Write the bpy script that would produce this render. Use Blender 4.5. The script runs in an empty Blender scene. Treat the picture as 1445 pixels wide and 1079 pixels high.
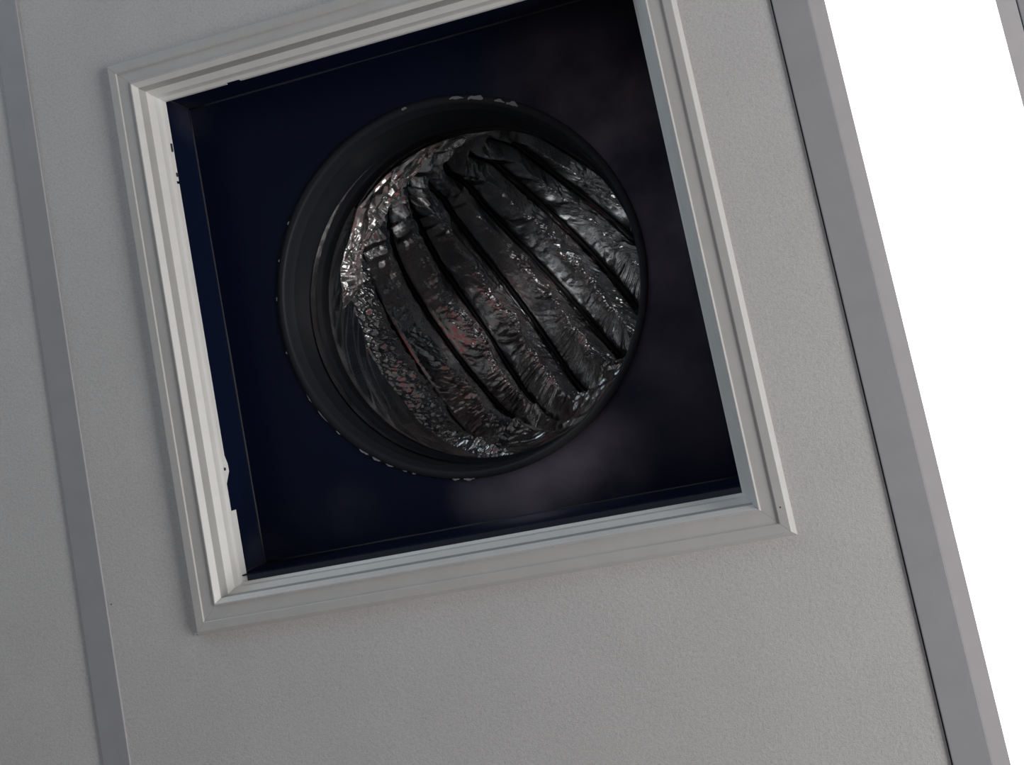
import bpy, bmesh, math, random
from mathutils import Vector, Matrix, noise

# ------------------------------------------------------------------ camera, light, exposure
ZC = 2.40                                   # height of the ceiling frame's underside
def V(x, y, h):                             # plan coordinates (x right, y up in the picture, h above the frame face)
    return Vector((x, -y, ZC + h))

sc = bpy.context.scene
col = sc.collection
sc.view_settings.view_transform = 'Standard'
sc.view_settings.look = 'None'
sc.view_settings.gamma = 1.0
sc.view_settings.use_curve_mapping = False
sc.view_settings.exposure = 0.0
try:
    sc.cycles.max_bounces = 10
    sc.cycles.sample_clamp_indirect = 4.0
except Exception:
    pass

R3 = [[0.9613376555, -0.2001253635, 0.1891553620],
      [0.2149077774, 0.9747300333, -0.0609590786],
      [-0.1721759546, 0.0992532161, 0.9800531821]]
rows = [Vector((r[0], -r[1], r[2])) for r in R3]
cam_d = bpy.data.cameras.new('camera')
cam = bpy.data.objects.new('camera', cam_d)
col.objects.link(cam)
m = Matrix((rows[0], rows[1], -rows[2])).transposed().to_4x4()
m.translation = V(0.27538, -0.12538, -0.84827)
cam.matrix_world = m
cam_d.sensor_width = 36.0
cam_d.lens = 1285.16 / 1445 * 36.0
cam_d.shift_x = -55.88 / 1445
cam_d.shift_y = -122.13 / 1445
cam_d.clip_start = 0.01
sc.camera = cam

w = bpy.data.worlds.new('world')
sc.world = w
w.use_nodes = True
w.node_tree.nodes['Background'].inputs[0].default_value = (0.5, 0.6, 0.8, 1)
w.node_tree.nodes['Background'].inputs[1].default_value = 0.02

def area(name, loc, target, sx, sy, power, color):
    d = bpy.data.lights.new(name, 'AREA')
    d.shape = 'RECTANGLE'; d.size = sx; d.size_y = sy
    d.energy = power; d.color = color
    o = bpy.data.objects.new(name, d)
    col.objects.link(o)
    o.location = loc
    o.rotation_euler = (Vector(target) - Vector(loc)).to_track_quat('-Z', 'Y').to_euler()
    return o
# daylight through the side window (to the right of the picture) and a cooler one on the far left
area('window_daylight_right', V(2.0, -0.45, -0.78), V(0, 0, -0.1), 2.2, 0.75, 31.0, (1.0, 0.985, 0.965))
area('window_daylight_left', V(-1.4, 2.3, -0.95), V(0, 0, 0.0), 2.4, 1.3, 21.0, (0.70, 0.87, 1.0))

# ------------------------------------------------------------------ materials
def new_mat(name):
    mt = bpy.data.materials.new(name)
    mt.use_nodes = True
    nt = mt.node_tree
    return mt, nt, nt.nodes['Principled BSDF']
def ramp(nt, src, stops):
    r = nt.nodes.new('ShaderNodeValToRGB')
    el = r.color_ramp.elements
    while len(el) < len(stops): el.new(0.5)
    for e, (p, c) in zip(el, stops):
        e.position = p
        e.color = (c, c, c, 1) if not isinstance(c, tuple) else (*c, 1)
    nt.links.new(src, r.inputs[0])
    return r.outputs[0]
def tex_noise(nt, scale, detail=3, rough=0.5, vec=None, dist=0.0):
    n = nt.nodes.new('ShaderNodeTexNoise')
    n.inputs['Scale'].default_value = scale
    n.inputs['Detail'].default_value = detail
    n.inputs['Roughness'].default_value = rough
    n.inputs['Distortion'].default_value = dist
    if vec is None:
        tc = nt.nodes.new('ShaderNodeTexCoord'); vec = tc.outputs['Object']
    nt.links.new(vec, n.inputs['Vector'])
    return n.outputs['Fac']
def bump(nt, b, h, strength, dist, prev=None):
    bp = nt.nodes.new('ShaderNodeBump')
    bp.inputs['Strength'].default_value = strength
    bp.inputs['Distance'].default_value = dist
    nt.links.new(h, bp.inputs['Height'])
    if prev is not None: nt.links.new(prev, bp.inputs['Normal'])
    nt.links.new(bp.outputs[0], b.inputs['Normal'])
    return bp.outputs[0]

def mat_paint(name, c, rough=0.45, var=0.03, bs=900, bstr=0.05):
    mt, nt, b = new_mat(name)
    f = tex_noise(nt, 40, 4)
    a = tuple(x * (1 - var) for x in c); d = tuple(min(1, x * (1 + var)) for x in c)
    nt.links.new(ramp(nt, f, [(0.3, a), (0.7, d)]), b.inputs['Base Color'])
    b.inputs['Roughness'].default_value = rough
    bump(nt, b, tex_noise(nt, bs, 2), bstr, 0.0004)
    return mt

M = {}
M['frame'] = mat_paint('white_powder_coat', (0.66, 0.66, 0.65), 0.42)
M['throat'] = mat_paint('white_throat_pale', (0.90, 0.90, 0.885), 0.4)  # one even white, paler than the flange
M['groove'] = mat_paint('grey_shaded_band', (0.56, 0.56, 0.55), 0.55)  # upright throat face: its shade is painted in as a darker grey
M['strip'] = mat_paint('grey_white_strip_coat', (0.455, 0.463, 0.487), 0.45)
M['lampframe'] = mat_paint('lamp_frame_coat', (0.70, 0.685, 0.70), 0.4)
M['gap'] = mat_paint('dark_gap', (0.05, 0.05, 0.06), 0.8)
M['wall'] = mat_paint('room_wall', (0.45, 0.45, 0.44), 0.8)

# vinyl faced ceiling board: fine orange-peel relief and a faint fleck
mt, nt, b = new_mat('ceiling_board')
f1 = tex_noise(nt, 420, 4, 0.6)
f2 = tex_noise(nt, 14, 3, 0.5)
mx = nt.nodes.new('ShaderNodeMixRGB'); mx.blend_type = 'MULTIPLY'; mx.inputs[0].default_value = 1.0
nt.links.new(ramp(nt, f1, [(0.25, (0.65, 0.65, 0.65)), (0.5, (0.755, 0.755, 0.75)), (0.8, (0.82, 0.82, 0.815))]), mx.inputs[1])
nt.links.new(ramp(nt, f2, [(0.3, 0.96), (0.7, 1.0)]), mx.inputs[2])
nt.links.new(mx.outputs[0], b.inputs['Base Color'])
b.inputs['Roughness'].default_value = 0.75
bp = bump(nt, b, tex_noise(nt, 900, 3, 0.65), 0.5, 0.0009)
bump(nt, b, tex_noise(nt, 260, 2, 0.5), 0.22, 0.0012, bp)
M['board'] = mt

# unseen floor; red strip added only to give the foil red reflections
mt, nt, b = new_mat('unseen_floor_added_strip')
tc = nt.nodes.new('ShaderNodeTexCoord'); sp = nt.nodes.new('ShaderNodeSeparateXYZ')
nt.links.new(tc.outputs['Object'], sp.inputs[0])
f = tex_noise(nt, 6, 4)
mx = nt.nodes.new('ShaderNodeMixRGB'); mx.inputs[2].default_value = (0.45, 0.03, 0.035, 1)
nt.links.new(ramp(nt, f, [(0.3, (0.26, 0.26, 0.255)), (0.7, (0.31, 0.31, 0.30))]), mx.inputs[1])
g = nt.nodes.new('ShaderNodeMath'); g.operation = 'COMPARE'; g.inputs[1].default_value = 0.55; g.inputs[2].default_value = 0.28
nt.links.new(sp.outputs[0], g.inputs[0])
nt.links.new(g.outputs[0], mx.inputs[0]); nt.links.new(mx.outputs[0], b.inputs['Base Color'])
b.inputs['Roughness'].default_value = 0.5
M['floor'] = mt

# black paint inside the plenum: overspray smudges, plus glare haze painted in as paler patches
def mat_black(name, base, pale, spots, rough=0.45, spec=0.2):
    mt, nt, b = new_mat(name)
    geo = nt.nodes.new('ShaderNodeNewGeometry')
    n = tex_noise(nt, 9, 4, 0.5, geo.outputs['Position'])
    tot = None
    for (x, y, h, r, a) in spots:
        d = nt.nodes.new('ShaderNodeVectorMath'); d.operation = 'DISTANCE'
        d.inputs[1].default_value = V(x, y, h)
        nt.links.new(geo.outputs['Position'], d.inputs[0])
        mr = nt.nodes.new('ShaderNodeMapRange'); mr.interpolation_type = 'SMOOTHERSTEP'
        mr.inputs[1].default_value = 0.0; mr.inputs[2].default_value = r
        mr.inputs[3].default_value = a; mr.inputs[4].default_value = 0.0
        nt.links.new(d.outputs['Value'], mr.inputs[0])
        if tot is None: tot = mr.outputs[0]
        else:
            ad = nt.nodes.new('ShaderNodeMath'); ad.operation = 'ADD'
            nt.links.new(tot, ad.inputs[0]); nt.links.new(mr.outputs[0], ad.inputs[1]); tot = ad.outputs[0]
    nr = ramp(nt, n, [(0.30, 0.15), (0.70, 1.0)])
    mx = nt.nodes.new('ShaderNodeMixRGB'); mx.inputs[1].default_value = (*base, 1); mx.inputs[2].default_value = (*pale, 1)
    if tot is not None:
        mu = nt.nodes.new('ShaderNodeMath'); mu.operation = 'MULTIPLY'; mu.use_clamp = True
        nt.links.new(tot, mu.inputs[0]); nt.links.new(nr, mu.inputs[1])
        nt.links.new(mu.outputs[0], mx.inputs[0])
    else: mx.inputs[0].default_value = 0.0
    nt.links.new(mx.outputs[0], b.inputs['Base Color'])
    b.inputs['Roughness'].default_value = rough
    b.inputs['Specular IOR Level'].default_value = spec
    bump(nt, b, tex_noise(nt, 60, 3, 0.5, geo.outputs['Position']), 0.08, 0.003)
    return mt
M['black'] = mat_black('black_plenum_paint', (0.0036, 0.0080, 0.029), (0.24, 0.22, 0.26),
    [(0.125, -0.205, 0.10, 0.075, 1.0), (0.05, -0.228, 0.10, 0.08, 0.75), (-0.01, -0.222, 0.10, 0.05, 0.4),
     (0.19, 0.17, 0.10, 0.16, 0.60), (0.245, 0.05, 0.10, 0.18, 0.55), (0.235, -0.10, 0.10, 0.18, 0.42),  # broad right-hand spots: glare haze put into the colour
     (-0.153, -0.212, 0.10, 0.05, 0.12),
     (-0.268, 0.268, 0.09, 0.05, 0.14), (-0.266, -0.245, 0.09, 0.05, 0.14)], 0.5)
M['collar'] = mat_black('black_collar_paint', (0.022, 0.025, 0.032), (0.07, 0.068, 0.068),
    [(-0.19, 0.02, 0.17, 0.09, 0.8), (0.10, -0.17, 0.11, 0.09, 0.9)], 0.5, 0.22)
M['flake'] = mat_paint('bare_tape', (0.26, 0.27, 0.29), 0.5)
M['seam'] = mat_paint('plenum_seam_sealant', (0.022, 0.024, 0.034), 0.6)

mt, nt, b = new_mat('aluminium_foil')
b.inputs['Metallic'].default_value = 1.0
geo = nt.nodes.new('ShaderNodeNewGeometry')
n = tex_noise(nt, 25, 3, 0.5, geo.outputs['Position'])
nt.links.new(ramp(nt, n, [(0.3, (0.41, 0.42, 0.44)), (0.7, (0.68, 0.68, 0.68))]), b.inputs['Base Color'])
b.inputs['Roughness'].default_value = 0.2
vo = nt.nodes.new('ShaderNodeTexVoronoi'); vo.feature = 'DISTANCE_TO_EDGE'; vo.inputs['Scale'].default_value = 90
wn = nt.nodes.new('ShaderNodeTexNoise'); wn.inputs['Scale'].default_value = 30
nt.links.new(geo.outputs['Position'], wn.inputs['Vector'])
va = nt.nodes.new('ShaderNodeVectorMath'); va.operation = 'MULTIPLY_ADD'; va.inputs[1].default_value = (0.05,) * 3
nt.links.new(wn.outputs['Color'], va.inputs[0]); nt.links.new(geo.outputs['Position'], va.inputs[2])
nt.links.new(va.outputs[0], vo.inputs['Vector'])
bump(nt, b, vo.outputs['Distance'], 0.10, 0.003)
M['foil'] = mt
mt, nt, b = new_mat('aluminium_foil_lit_copy')  # same foil in a paler colour, so the flap looks brightly lit
b.inputs['Metallic'].default_value = 1.0; b.inputs['Base Color'].default_value = (0.86, 0.85, 0.84, 1); b.inputs['Roughness'].default_value = 0.25
M['foil_bright'] = mt

mt, nt, b = new_mat('black_wire'); b.inputs['Base Color'].default_value = (0.006, 0.006, 0.008, 1); b.inputs['Roughness'].default_value = 0.5
M['wire'] = mt

mt, nt, b = new_mat('lit_diffuser')
b.inputs['Base Color'].default_value = (0.9, 0.92, 0.92, 1)
b.inputs['Emission Color'].default_value = (0.985, 1.0, 1.0, 1)
LAMP = 3.3
b.inputs['Emission Strength'].default_value = LAMP
M['lamp'] = mt

# ------------------------------------------------------------------ helpers
def obj(name, bm, mat, parent=None, smooth=False, recalc=True):
    if recalc: bmesh.ops.recalc_face_normals(bm, faces=bm.faces)
    me = bpy.data.meshes.new(name)
    bm.to_mesh(me); bm.free()
    me.materials.append(M[mat])
    if smooth:
        for p in me.polygons: p.use_smooth = True
    o = bpy.data.objects.new(name, me)
    col.objects.link(o)
    if parent: o.parent = parent; o.matrix_parent_inverse = parent.matrix_world.inverted()
    return o
def tag(o, label=None, cat=None, group=None, kind=None):
    if label: o['label'] = label
    if cat: o['category'] = cat
    if group: o['group'] = group
    if kind: o['kind'] = kind
    return o
def empty(name, loc, label, cat):
    o = bpy.data.objects.new(name, None); o.location = loc; o.empty_display_size = 0.05
    col.objects.link(o)
    bpy.context.view_layer.update()
    return tag(o, label, cat)
def box(bm, x0, x1, y0, y1, h0, h1, bev=0.0):
    vs = [bm.verts.new(V(x, y, h)) for h in (h0, h1) for y in (y0, y1) for x in (x0, x1)]
    fs = [bm.faces.new([vs[i] for i in q]) for q in ((0, 1, 3, 2), (4, 6, 7, 5), (0, 4, 5, 1), (2, 3, 7, 6), (0, 2, 6, 4), (1, 5, 7, 3))]
    if bev:
        es = list({e for f in fs for e in f.edges})
        bmesh.ops.bevel(bm, geom=es, offset=bev, segments=2, affect='EDGES', profile=0.6)
def boxobj(name, mat, parent, *a, **k):
    bm = bmesh.new(); box(bm, *a, **k)
    return obj(name, bm, mat, parent)

# ------------------------------------------------------------------ room shell (outside the picture, it only bounces light)
RX, RY = 2.6, 2.6
PH = 0.0075                                   # ceiling board underside above the frame face
for nm, a in (('floor', (-RX, RX, -RY, RY, -ZC - 0.1, -ZC)),
              ('wall_left', (-RX - 0.1, -RX, -RY, RY, -ZC, 0.0055)), ('wall_right', (RX, RX + 0.1, -RY, RY, -ZC, 0.0055)),
              ('wall_front', (-RX, RX, -RY - 0.1, -RY, -ZC, 0.0055)), ('wall_back', (-RX, RX, RY, RY + 0.1, -ZC, 0.0055))):
    tag(boxobj(nm, 'floor' if nm == 'floor' else 'wall', None, *a), kind='structure')

# ------------------------------------------------------------------ ceiling boards and joint strips
HX, CY, HY = 0.296, 0.0054, 0.2978
ceil = bpy.data.objects.new('ceiling', None); ceil.location = V(0, 0, PH); col.objects.link(ceil)
bpy.context.view_layer.update(); tag(ceil, kind='structure')
L0, L1 = -0.4274, -0.3968
R0, R1 = 0.3854, 0.4170
boxobj('ceiling_panel', 'board', ceil, -RX, L0 + 0.002, -RY, RY, PH, PH + 0.012, bev=0.0006)
bm = bmesh.new()                              # centre board with a square cut-out
xo = (L1 - 0.002, -HX + 0.015, HX - 0.015, R0 - 0.0010); yo = (-RY, CY - HY + 0.015, CY + HY - 0.015, RY)
for hh in (PH, PH + 0.012):
    for i in range(3):
        for j in range(3):
            if i == 1 and j == 1: continue
            bm.faces.new([bm.verts.new(V(x, y, hh)) for x, y in ((xo[i], yo[j]), (xo[i + 1], yo[j]), (xo[i + 1], yo[j + 1]), (xo[i], yo[j + 1]))])
def wallstrip(bm, pts, h0, h1):
    n = len(pts)
    for k in range(n):
        a, c = pts[k], pts[(k + 1) % n]
        bm.faces.new([bm.verts.new(V(*a, h0)), bm.verts.new(V(*c, h0)), bm.verts.new(V(*c, h1)), bm.verts.new(V(*a, h1))])
wallstrip(bm, [(xo[0], yo[0]), (xo[3], yo[0]), (xo[3], yo[3]), (xo[0], yo[3])], PH, PH + 0.012)
wallstrip(bm, [(xo[1], yo[1]), (xo[2], yo[1]), (xo[2], yo[2]), (xo[1], yo[2])], PH, PH + 0.012)
bmesh.ops.remove_doubles(bm, verts=bm.verts, dist=1e-5)
obj('ceiling_panel', bm, 'board', ceil)
boxobj('ceiling_panel', 'board', ceil, 0.6215, RX, -RY, RY, PH, PH + 0.012, bev=0.0006)
# boards at both ends of the light
boxobj('ceiling_panel', 'board', ceil, R1, 0.5873, 0.95, RY, PH, PH + 0.012)
boxobj('ceiling_panel', 'board', ceil, R1, 0.5873, -RY, -0.95, PH, PH + 0.012)
nt_ = 1
for (a, c) in ((L0, L1), (R0, R1), (0.5893, 0.6205)):
    bm = bmesh.new()
    box(bm, a, c, -RY, RY, 0.0050, 0.0074, bev=0.0007)
    box(bm, (a + c) / 2 - 0.001, (a + c) / 2 + 0.001, -RY, RY, 0.0064, 0.045)
    o = obj('trim_%d' % nt_, bm, 'strip'); tag(o, kind='structure'); nt_ += 1
# ------------------------------------------------------------------ square vent frame: four mitred lengths of one profile
frame = empty('vent_frame', V(0, CY, 0), 'white square stepped metal ceiling vent frame with its grille missing', 'vent frame')
# (inset from outer edge, height) running from the ceiling board over the flange and up the stepped throat
prof = [(0.0050, 0.0078), (0.0000, 0.0075), (0.0046, 0.0004), (0.0052, 0.0), (0.0130, 0.0), (0.0134, 0.0003), (0.0137, 0.0016), (0.0142, 0.0017),
        (0.0262, 0.0017), (0.0270, 0.0016), (0.0280, 0.0001), (0.0288, 0.0), (0.0292, 0.0003), (0.0330, 0.0058), (0.0331, 0.0062), (0.0331, 0.0190), (0.0332, 0.0194),
        (0.0378, 0.0250), (0.0379, 0.0254), (0.0378, 0.0345), (0.0404, 0.0368), (0.0404, 0.0380), (0.0370, 0.0382)]
OX = HX + 0.0048; OY = HY + 0.0048
def corner(side, inset, end):
    hx, hy = OX - inset, OY - inset
    if side == 'left': return (-hx, CY + (hy if end else -hy))
    if side == 'right': return (hx, CY + (hy if end else -hy))
    if side == 'top': return ((hx if end else -hx), CY + hy)
    return ((hx if end else -hx), CY - hy)
LIPK = 12                                     # index where the flange bead ends and the throat liner begins
def segment(side, pts, name, mat):
    bm = bmesh.new()
    g = 0.00012
    rowsv = []
    for end in (0, 1):
        r = []
        for (i, h) in pts:
            x, y = corner(side, i, end)
            s = -1 if end else 1
            if side in ('left', 'right'): y += s * g
            else: x += s * g
            r.append(bm.verts.new(V(x, y, h)))
        rowsv.append(r)
    n = len(pts)
    for k in range(n):
        bm.faces.new([rowsv[0][k], rowsv[0][(k + 1) % n], rowsv[1][(k + 1) % n], rowsv[1][k]])
    for r in rowsv: bm.faces.new(r if r is rowsv[0] else r[::-1])
    obj(name, bm, mat, frame)
for side in ('left', 'right', 'top', 'bottom'):
    segment(side, prof[:LIPK + 1] + [(0.0288, 0.0060), (0.0050, 0.0080)], 'flange', 'frame')
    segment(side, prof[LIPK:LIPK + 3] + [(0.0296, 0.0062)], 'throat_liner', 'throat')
    segment(side, [prof[LIPK + 2], prof[LIPK + 3], (0.0300, 0.0190), (0.0300, 0.0062)], 'throat_shade_band', 'groove')  # no groove here: the upright face with its shade painted in
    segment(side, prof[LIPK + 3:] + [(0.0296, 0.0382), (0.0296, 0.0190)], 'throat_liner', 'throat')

# thin inner lip, cut away in places
XI = OX - 0.0404; YI = OY - 0.0404
def ribbon_left(name, yt):                    # yt: list of (y, depth of lip)
    bm = bmesh.new(); rr = []
    for (y, dd) in yt:
        rr.append([bm.verts.new(V(-XI - 0.0006, y, 0.0360)), bm.verts.new(V(-XI - 0.0006 + dd * 0.25, y, 0.0362 + dd)),
                   bm.verts.new(V(-XI - 0.0014 + dd * 0.25, y, 0.0364 + dd)), bm.verts.new(V(-XI - 0.0014, y, 0.0362))])
    for p, q in zip(rr[:-1], rr[1:]):
        for k in range(4): bm.faces.new([p[k], p[(k + 1) % 4], q[(k + 1) % 4], q[k]])
    bm.faces.new(rr[0]); bm.faces.new(rr[-1][::-1])
    return obj(name, bm, 'throat', frame)
ribbon_left('inner_lip', [(CY + YI, 0.005), (0.178, 0.005), (0.1765, 0.0048)])
ribbon_left('inner_lip', [(0.1735, 0.005), (-0.125, 0.005), (-0.134, 0.0075), (-0.142, 0.0078), (-0.150, 0.004), (-0.157, 0.0008)])
ribbon_left('inner_lip', [(-0.183, 0.0085), (CY - YI - 0.0012, 0.0085)])
for (x0, x1) in ((-XI, -0.184), (-0.168, XI)):
    boxobj('inner_lip', 'throat', frame, x0, x1, CY + YI - 0.0006, CY + YI + 0.0004, 0.0375, 0.0410)
boxobj('screw_hole', 'gap', frame, 0.2905, 0.2917, -0.2702, -0.2690, -0.00012, 0.0003)
# small slots punched in the lip
for (y, hgt, l) in ((0.1835, 0.0386, 0.0042), (0.214, 0.0372, 0.009), (-0.139, 0.0368, 0.003)):
    boxobj('slot', 'gap', frame, -XI - 0.0004, -XI + 0.0012, y - l / 2, y + l / 2, hgt, hgt + 0.0022)

# a burr on the lower left corner and a black speck on the board beside the left joint
bm = bmesh.new()
for (x0, y0, x1, y1, h) in ((-0.3052, -0.2962, -0.3000, -0.2950, 0.0071),):
    vs = [bm.verts.new(V(*q)) for q in ((x0, y0, h), (x1, y0 + 0.0004, h - 0.0008), (x1, y1, h - 0.0004), ((x0 + x1) / 2, y1 + 0.0006, h), (x0 + 0.001, y1 + 0.0002, h - 0.0012))]
    top = [bm.verts.new(v.co + Vector((0, 0, 0.0005))) for v in vs]
    bm.faces.new(vs); bm.faces.new(top[::-1])
    for k in range(5): bm.faces.new([vs[k], vs[(k + 1) % 5], top[(k + 1) % 5], top[k]])
obj('metal_burr', bm, 'frame', frame)
boxobj('speck', 'wire', ceil, -0.3930, -0.3920, -0.2520, -0.2508, PH - 0.0005, PH + 0.0002, bev=0.0002)

# ------------------------------------------------------------------ plenum box above the frame
BX = 0.268; BY0 = -0.2500; BY1 = 0.2770; BH = 0.10
plen = empty('plenum_box', V(0, CY, 0.0384), 'black painted sheet metal plenum box with round collar above the vent frame', 'plenum box')
T = 0.0012
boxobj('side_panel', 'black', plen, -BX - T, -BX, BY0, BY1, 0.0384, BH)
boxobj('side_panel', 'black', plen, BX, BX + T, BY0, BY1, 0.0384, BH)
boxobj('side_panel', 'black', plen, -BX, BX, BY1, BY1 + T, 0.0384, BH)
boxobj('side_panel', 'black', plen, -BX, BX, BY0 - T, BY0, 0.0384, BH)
CX, CYc, CR = 0.0075, 0.0055, 0.2015
# top plate with a round opening
bm = bmesh.new()
N = 144
ins, outs = [], []
for k in range(N):
    a = 2 * math.pi * k / N
    dx, dy = math.cos(a), math.sin(a)
    ins.append((CX + CR * dx, CYc + CR * dy))
    tx = ((BX if dx > 0 else -BX) - CX) / dx if abs(dx) > 1e-9 else 1e9
    ty = ((BY1 if dy > 0 else BY0) - CYc) / dy if abs(dy) > 1e-9 else 1e9
    t = min(tx, ty); outs.append((CX + dx * t, CYc + dy * t))
for hh in (BH, BH + T):
    for k in range(N):
        q = [ins[k], ins[(k + 1) % N], outs[(k + 1) % N], outs[k]]
        bm.faces.new([bm.verts.new(V(x, y, hh)) for x, y in q])
    for cx, cy in ((-BX, BY0), (BX, BY0), (BX, BY1), (-BX, BY1)):     # true corners
        a = math.atan2(cy - CYc, cx - CX) % (2 * math.pi)
        k = int(a / (2 * math.pi) * N)
        bm.faces.new([bm.verts.new(V(*outs[k], hh)), bm.verts.new(V(*outs[(k + 1) % N], hh)), bm.verts.new(V(cx, cy, hh))])
bmesh.ops.remove_doubles(bm, verts=bm.verts, dist=1e-5)
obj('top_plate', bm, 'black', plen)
# seams: folded edge running round the top of the box, sealed in the corners
def bar(bm, p, q, r, n=6, jit=0.0):
    p = Vector(p); q = Vector(q); d = (q - p); L = d.length; d.normalize()
    u = d.orthogonal().normalized(); v = d.cross(u)
    S = max(1, int(L / 0.03)); prev = None
    for s in range(S + 1):
        c = p + d * (L * s / S)
        rr = r * (1 + jit * noise.noise(c * 60))
        ring = [bm.verts.new(c + (u * math.cos(2 * math.pi * k / n) + v * math.sin(2 * math.pi * k / n)) * rr) for k in range(n)]
        if prev:
            for k in range(n): bm.faces.new([prev[k], prev[(k + 1) % n], ring[(k + 1) % n], ring[k]])
        else: bm.faces.new(ring[::-1])
        prev = ring
    bm.faces.new(prev)
cs = [(-BX, BY0), (BX, BY0), (BX, BY1), (-BX, BY1)]
for k in range(4):
    bm = bmesh.new(); bar(bm, V(*cs[k], BH), V(*cs[(k + 1) % 4], BH), 0.0016, jit=0.7)
    obj('seam', bm, 'seam', plen, smooth=True)
    bm = bmesh.new(); bar(bm, V(*cs[k], 0.045), V(*cs[k], BH), 0.0015, jit=0.7)
    obj('seam', bm, 'seam', plen, smooth=True)

# lathe round the duct centre
def lathe(pr, n=160, cx=CX, cy=CYc, a0=0, a1=2 * math.pi, closed=True):
    bm = bmesh.new(); rings = []
    for k in range(n if closed else n + 1):
        a = a0 + (a1 - a0) * k / n
        rings.append([bm.verts.new(V(cx + r * math.cos(a), cy + r * math.sin(a), h)) for r, h in pr])
    m_ = len(pr)
    K = n if closed else n
    for k in range(K):
        a, c = rings[k], rings[(k + 1) % len(rings)]
        for j in range(m_):
            bm.faces.new([a[j], a[(j + 1) % m_], c[(j + 1) % m_], c[j]])
    return bm
CT = 0.212                                        # top end of the collar
pr = [(CR + 0.0075, BH - 0.0002), (CR + 0.0065, BH - 0.0022), (CR + 0.0010, BH - 0.0026), (CR - 0.0010, BH - 0.0010), (CR - 0.0015, BH + 0.004),
      (CR - 0.0015, BH + 0.018), (CR - 0.0028, BH + 0.0195), (CR - 0.0028, BH + 0.0215), (CR - 0.0015, BH + 0.023),
      (CR - 0.0020, BH + 0.080), (CR - 0.0055, BH + 0.084), (CR - 0.0058, BH + 0.088), (CR - 0.0025, BH + 0.092), (CR - 0.0030, CT),
      (CR - 0.0020, CT), (CR - 0.0008, BH + 0.06), (CR - 0.0003, BH + 0.002), (CR + 0.0075, BH + 0.0002)]
collar = obj('collar', lathe(pr), 'collar', plen, smooth=True)
# torn bits of tape and chipped paint along the collar's edge
random.seed(11)
def scrap(pts, h=BH - 0.0027, th=0.0004, nm='paint_chip'):
    bm = bmesh.new()
    a = [bm.verts.new(V(x, y, h - 0.0004 * random.random())) for x, y in pts]
    c = [bm.verts.new(v.co + Vector((0, 0, th))) for v in a]
    bm.faces.new(a); bm.faces.new(c[::-1])
    n = len(a)
    for k in range(n): bm.faces.new([a[k], a[(k + 1) % n], c[(k + 1) % n], c[k]])
    obj(nm, bm, 'flake', plen)
def arc_scrap(ang, r, length, wid):
    pts = []
    n = 5
    for k in range(n + 1):
        a = ang + (k / n - 0.5) * length / r
        pts.append((CX + math.cos(a) * (r + wid * (0.3 + random.random()) * math.sin(math.pi * (k + 0.3) / (n + 0.6))), CYc + math.sin(a) * (r + wid * (0.3 + random.random()) * math.sin(math.pi * (k + 0.3) / (n + 0.6)))))
    for k in range(n, -1, -1):
        a = ang + (k / n - 0.5) * length / r
        pts.append((CX + math.cos(a) * (r - wid * 0.4 * random.random()), CYc + math.sin(a) * (r - wid * 0.4 * random.random())))
    scrap(pts)
for (ang_xy, ln, wd) in (((0.0496, 0.2054), 0.016, 0.003), ((0.0702, 0.1995), 0.017, 0.006), ((-0.0111, 0.2107), 0.006, 0.003), ((0.0944, 0.1866), 0.012, 0.0025), ((0.1064, 0.1788), 0.013, 0.004)):
    arc_scrap(math.atan2(ang_xy[1] - CYc, ang_xy[0] - CX), CR + 0.003, ln, wd)
for deg, ln, wd in ((205, .010, .0008), (212, .016, .0008), (219, .006, .0014), (229, .012, .0016), (233.5, .010, .0022), (238, .009, .0014),
                    (243, .005, .0010), (246, .004, .0016), (259, .008, .0016), (263, .012, .0020), (172, .004, .0008), (160, .003, .0010), (189, .003, .0012), (148, .004, .0012)):
    arc_scrap(math.radians(deg), CR + 0.0068, ln, wd)

# ------------------------------------------------------------------ flexible foil duct, bending away above the collar
DX, DY, DH, DR, DB = 0.008, 0.005, 0.200, 0.200, 0.230
EA = math.radians(35)
ex, ey = math.cos(EA), math.sin(EA)
ax, ay = -ey, ex
def duct(theta, phi, r):
    th = math.radians(theta); ph = math.radians(phi)
    rho = DB - r * math.cos(ph); s = r * math.sin(ph)
    x = DX + ex * DB - ex * rho * math.cos(th) + ax * s
    y = DY + ey * DB - ey * rho * math.cos(th) + ay * s
    return x, y, DH + rho * math.sin(th)
WC = [(-6, 0, 0), (3, 0, -0.0005), (12.5, -0.02, -0.0024), (22.98, -0.01123, -0.00433), (33.9, 0.0085, -0.00294), (43.97, -0.031, -0.00325), (54.9, -0.0188, -0.0027),
      (63.9, 0.0178, -0.00199), (74.5, 0.01425, -0.00179), (82.6, 0.045, -0.00116), (89.5, 0.06, -0.0011), (97, 0.03, -0.0009), (106, 0, -0.0007), (118, 0, -0.0004)]
CONV = [-6, 1.5, 5, 9, 14, 20, 28, 38, 50, 61, 71, 81, 92, 108]
def hoop(i, phi):
    a, b_, c = WC[i]
    d = phi - 165.0
    lim = 82.0
    if abs(d) > lim: d = math.copysign(lim + (abs(d) - lim) * 0.15, d)
    th = a + b_ * d + c * d * d
    if phi < 112:                                  # the hoops bunch together on this side
        k = max(0.0, min(1.0, (112 - phi) / 47.0)); k = k * k * (3 - 2 * k)
        th += (CONV[i] - th) * k
    return th
_tab = {}
def wire_theta(i, phi):                            # hoops never cross
    key = round(phi, 3)
    if key not in _tab:
        row = []
        for q in range(len(WC)):
            v_ = hoop(q, phi)
            row.append(v_ if not row else max(v_, row[-1] + 2.6))
        _tab[key] = row
    return _tab[key][i]
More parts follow.
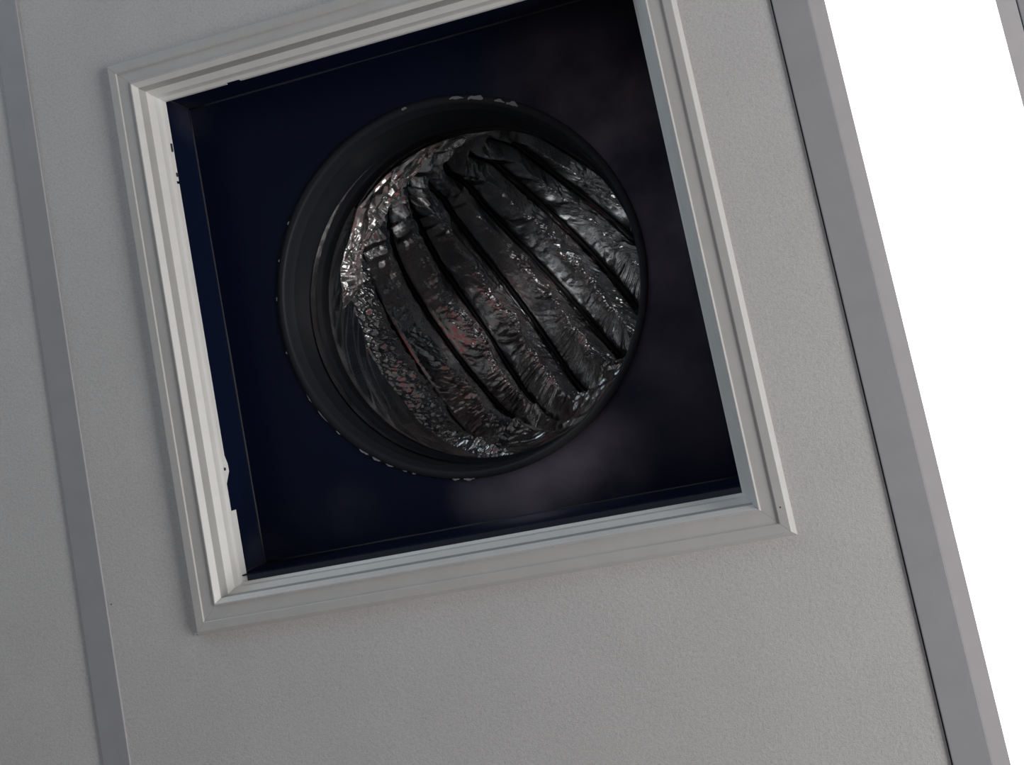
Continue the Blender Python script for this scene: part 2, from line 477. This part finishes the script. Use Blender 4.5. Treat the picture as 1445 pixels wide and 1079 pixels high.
duct_o = empty('flexible_duct', V(DX, DY, DH), 'crumpled silver foil flexible air duct curving away inside the round black collar', 'air duct')
def crease(v):                                    # sharp-edged folds
    return 1.0 - abs(noise.noise(v)) * 2.4
def vor(p):                                       # flat facets meeting in sharp creases
    return noise.voronoi(p, distance_metric='MANHATTAN')[0][0]
def tri(x):                                       # straight folds with sharp creases, -1..1
    x = x - math.floor(x)
    return 4 * abs(x - 0.5) - 1
rnd = random.Random(5)
PK = [0.5, 0.5, 0.55, 0.5, 0.56, 0.46, 0.52, 0.44, 0.45, 0.40, 0.45, 0.45, 0.45, 0.45]
AF = [0.0, 0.05, 0.38, 0.52, 0.52, 0.72, 0.84, 0.95, 1.10, 1.20, 1.0, 1.0, 1.0, 1.0]
ROT = [(0.30 + rnd.uniform(-.12, .12), 0.42 + rnd.uniform(-.15, .15), 0.18 + rnd.uniform(-.1, .1), 1.15 + rnd.uniform(-.3, .3)) for _ in range(14)]
phis = []
p_ = 0.0
while p_ < 360.0:
    phis.append(p_)
    p_ += 0.32 if 15 <= p_ < 305 else 3.0
SUB = 60
verts, faces = [], []
nrow = 0
SV = []
for i in range(len(WC) - 1):
    n_ = SUB if i >= 1 else 10
    for k in range(n_): SV.append(i + k / n_)
SV.append(len(WC) - 1.0)
for s in SV:
    i = min(int(s), len(WC) - 2); t = s - i
    for ph in phis:
        a = wire_theta(i, ph); c = wire_theta(i + 1, ph)
        th = a + (c - a) * t
        u = ph * math.pi / 180 * DR                # metres along the wires
        v = th * math.pi / 180 * 0.42              # metres across them
        su = 1.0
        n1 = noise.noise(Vector((u * 9, v * 6, 3.1 + i)))
        nl = noise.noise(Vector((u * 16, i * 3.7, 9.2)))
        rho = (DB - DR * math.cos(math.radians(ph))) / (DB + DR)
        wx = noise.noise(Vector((u * 11, v * 11, 1.0))); wy = noise.noise(Vector((u * 13, v * 13, 31.0)))
        nl += 0.75 * noise.noise(Vector((u * 38, v * 16, 14.2 + i))) + 0.3 * noise.noise(Vector((u * 90, v * 40, 4.2 + i)))
        peak = max(0.2, min(0.8, PK[i] + 0.15 * nl))
        if t < peak: g = math.sin(0.5 * math.pi * (t / peak)) ** 1.1
        else:
            q_ = min(1.0, (t - peak) / (1 - peak))
            g = (1 - q_) ** 1.15
        A = (0.034 + 0.014 * n1) * min(1.0, 0.3 + abs(c - a) / 15.0) * max(0.22, min(1.0, rho ** 1.3 * 1.5)) * AF[i]
        k1 = max(0.0, min(1.0, (t - 0.14) / 0.3)); k1 = k1 * k1 * (3 - 2 * k1)
        k2 = max(0.0, min(1.0, (1 - t) / 0.3))
        kk = k1 * (0.35 + 0.65 * k2) * (1.0 if t < peak + 0.08 else 0.5)
        ra, rb, rc, rd = ROT[i]
        m1 = max(0.0, 0.55 + 0.9 * noise.noise(Vector((u * 12, v * 9, 51.0)))); m2 = max(0.0, 0.5 + 0.9 * noise.noise(Vector((u * 10, v * 12, 71.0))))
        lr = max(0.0, min(1.0, (ph - 190) / 40.0)); kk = max(kk, 0.7 * lr)
        def rot(a, e, fu, fv, z):
            return Vector(((u * math.cos(a) + v * math.sin(a)) * fu + wx * e, (-u * math.sin(a) + v * math.cos(a)) * fv + wy * e, z + i * 1.7))
        a1 = ra + 0.25 * lr
        f1 = vor(rot(a1, 0.25, (9 if i >= 7 else 14), 60, 2.0)) * 0.0062 * (m1 + 0.6 * lr)
        f2 = vor(rot(rb, 0.2, 20, 125, 9.0)) * 0.0044 * m2
        f3 = vor(rot(0.75, 0.3, 30, 70, 19.0)) * 0.0046 * max(0.0, 1 - abs(t - peak) / 0.30) * m2
        f4 = vor(rot(0.5, 0.3, 105, 150, 29.0)) * 0.0017
        w_lon3 = tri((-u * math.sin(rc) + v * math.cos(rc)) * 24 + wy * 0.5) * 0.0016 * m2
        hang = 0.0
        if ph < 128:                               # bunched upright folds behind the loose flap
            k_ = min(1.0, (128 - ph) / 25.0)
            hang = tri(u * 21 + v * 24 + wx * 0.7) * 0.007 * k_ * min(1, max(0, (s - 1.6) * 0.8)) * max(0.0, min(1.0, (7.5 - s) / 2.0))
        cr = ((f1 + f2 + w_lon3) * (0.40 + 0.60 * kk) + f3 + f4 * (0.2 + 0.8 * k1)) * min(1.0, 0.3 + rho) + hang
        if i <= 1:
            side_ = max(0.0, min(1.0, max(110 - ph, ph - 222) / 15.0))
            rr_ = DB - DR * math.cos(math.radians(ph))
            cr = (vor(rot(-0.42 + 0.7 * side_, 0.3, 9, 70, 5.0)) * (0.0060 - 0.0030 * side_) - 0.0022) + f4 * side_
            cr *= max(0.0, min(1.0, (th - math.degrees(0.013 / rr_)) / 2.5))
        if i == 2: cr = (vor(rot(1.0, 0.5, 30, 88, 5.0)) * 0.0085 * m1 + vor(rot(0.5, 0.5, 52, 84, 15.0)) * 0.0040 * m2) * (0.3 + 0.7 * min(1, t * 3)) + f4 * 1.8
        if i >= 2: cr *= min(1.0, (1 - t) / 0.16)
        if i >= 2 and ph < 128: cr = hang + (cr - hang) * (1 - 0.6 * min(1.0, (128 - ph) / 20.0)) if ph > 95 else cr * 0.75
        if 2 <= i <= 4 and ph > 232: cr *= 1 - 0.55 * min(1.0, (ph - 232) / 22.0)
        if i >= 2 and (ph < 112 or ph > 225):      # stretched tight where it leaves the collar
            rr_ = DB - DR * math.cos(math.radians(ph))
            k_ = max(0.0, min(1.0, (rr_ * math.sin(math.radians(th)) - 0.014) / 0.075))
            e_ = max(0.0, min(1.0, max(112 - ph, ph - 225) / 12.0))
            A *= 1 - e_ * (1 - k_); cr *= 1 - e_ * (1 - k_) * 0.9
        groove = 0.010 * (math.exp(-((1 - t) / 0.07) ** 2) + math.exp(-(t / 0.05) ** 2)) if i >= 2 and th > 14 else 0.0
        r = DR - A * g - cr + groove
        verts.append(V(*duct(th, ph, r)))
    nrow += 1
nc = len(phis)
for rr in range(nrow - 1):
    for k in range(nc):
        k2 = (k + 1) % nc
        faces.append((rr * nc + k, rr * nc + k2, (rr + 1) * nc + k2, (rr + 1) * nc + k))
me = bpy.data.meshes.new('foil_sleeve')
me.from_pydata(verts, [], faces); me.materials.append(M['foil'])
fo = bpy.data.objects.new('foil_sleeve', me); col.objects.link(fo)
fo.parent = duct_o; fo.matrix_parent_inverse = duct_o.matrix_world.inverted()
# spring wire hoops lying in the valleys
for i in range(2, len(WC) - 1):
    bm = bmesh.new(); rings = []
    ns = 120
    for k in range(ns):
        ph = 360.0 * k / ns
        P = V(*duct(wire_theta(i, ph), ph, DR - 0.0010))
        Q = V(*duct(wire_theta(i, ph), ph, DR - 0.02))
        P2 = V(*duct(wire_theta(i, ph + 1.0), ph + 1.0, DR - 0.0026))
        t_ = (P2 - P).normalized(); n_ = (Q - P).normalized(); b_ = t_.cross(n_)
        rad = 0.0024 if i > 2 else 0.0012
        rings.append([bm.verts.new(P + (n_ * math.cos(q * math.pi / 3) + b_ * math.sin(q * math.pi / 3)) * rad) for q in range(6)])
    for k in range(ns):
        a, c = rings[k], rings[(k + 1) % ns]
        for q in range(6): bm.faces.new([a[q], a[(q + 1) % 6], c[(q + 1) % 6], c[q]])
    obj('wire_hoop', bm, 'wire', duct_o, smooth=True)
# loose flap of foil folded over the collar's end at upper left
outp = [(-0.170, 0.022), (-0.1675, 0.0372), (-0.1655, 0.066), (-0.1535, 0.0951), (-0.1281, 0.1400), (-0.0837, 0.1730), (-0.0339, 0.1923), (0.0068, 0.1985)]
inp = [(-0.168, 0.025), (-0.1400, 0.0428), (-0.1320, 0.068), (-0.1273, 0.0891), (-0.0920, 0.1230), (-0.0650, 0.1490), (-0.028, 0.1745), (0.0064, 0.1950)]
def lerp_list(L, f):
    x = f * (len(L) - 1); i = min(int(x), len(L) - 2); t = x - i
    t = t * t * (3 - 2 * t) * 0.3 + t * 0.7
    return (L[i][0] + (L[i + 1][0] - L[i][0]) * t, L[i][1] + (L[i + 1][1] - L[i][1]) * t)
verts, faces = [], []
NU, NV = 240, 34
for k in range(NU + 1):
    f = k / NU
    o_, n_ = lerp_list(outp, f), lerp_list(inp, f)
    for j in range(NV + 1):
        g = j / NV
        x = o_[0] + (n_[0] - o_[0]) * g; y = o_[1] + (n_[1] - o_[1]) * g
        e = vor(Vector((f * 10 + g * 0.8, g * 1.3, 1.0))) * 0.0150 + vor(Vector((f * 27 + g, g * 2.6, 4.0))) * 0.0040 - 0.006
        h = 0.2125 + 0.016 * g - e * (0.35 + 0.65 * g)
        x += (x - 0.275) * 0.016 * g / 1.06; y += (y + 0.125) * 0.016 * g / 1.06
        wob = 0.004 * noise.noise(Vector((f * 26, 0, 1.7))) * g
        verts.append(V(x + wob, y + wob, h))
for k in range(NU):
    for j in range(NV):
        a = k * (NV + 1) + j
        faces.append((a, a + 1, a + NV + 2, a + NV + 1))
me = bpy.data.meshes.new('loose_flap'); me.from_pydata(verts, [], faces); me.materials.append(M['foil_bright'])
fl = bpy.data.objects.new('loose_flap', me); col.objects.link(fl)
fl.parent = duct_o; fl.matrix_parent_inverse = duct_o.matrix_world.inverted()
fl['label'] = 'bright torn edge of foil folded over the collar'
sd = fl.modifiers.new('thickness', 'SOLIDIFY'); sd.thickness = 0.0004

# ------------------------------------------------------------------ recessed ceiling light
lamp = empty('ceiling_light', V(0.5018, 0, 0.005), 'long glowing white recessed ceiling light panel in a pale narrow metal frame', 'ceiling light')
A0, A1 = R1, 0.5885
FI, FO = 0.4314, 0.5723
for (x0, x1) in ((A0, FI), (FO, A1)):
    boxobj('frame_rail', 'lampframe', lamp, x0, x1, -0.95, 0.95, 0.0056, 0.020, bev=0.0003)
for (y0, y1) in ((-0.95, -0.936), (0.936, 0.95)):
    boxobj('frame_rail', 'lampframe', lamp, FI, FO, y0, y1, 0.0046, 0.020, bev=0.0006)
boxobj('diffuser', 'lamp', lamp, FI - 0.001, FO + 0.001, -0.936, 0.936, 0.0060, 0.0090)
# dark recess behind the joints
for (x0, x1) in ((L0 - 0.01, L1 + 0.01), (R0 - 0.01, R1), (0.5875, 0.63)):
    boxobj('joint_recess', 'gap', ceil, x0, x1, -RY, RY, 0.0210, 0.0225)
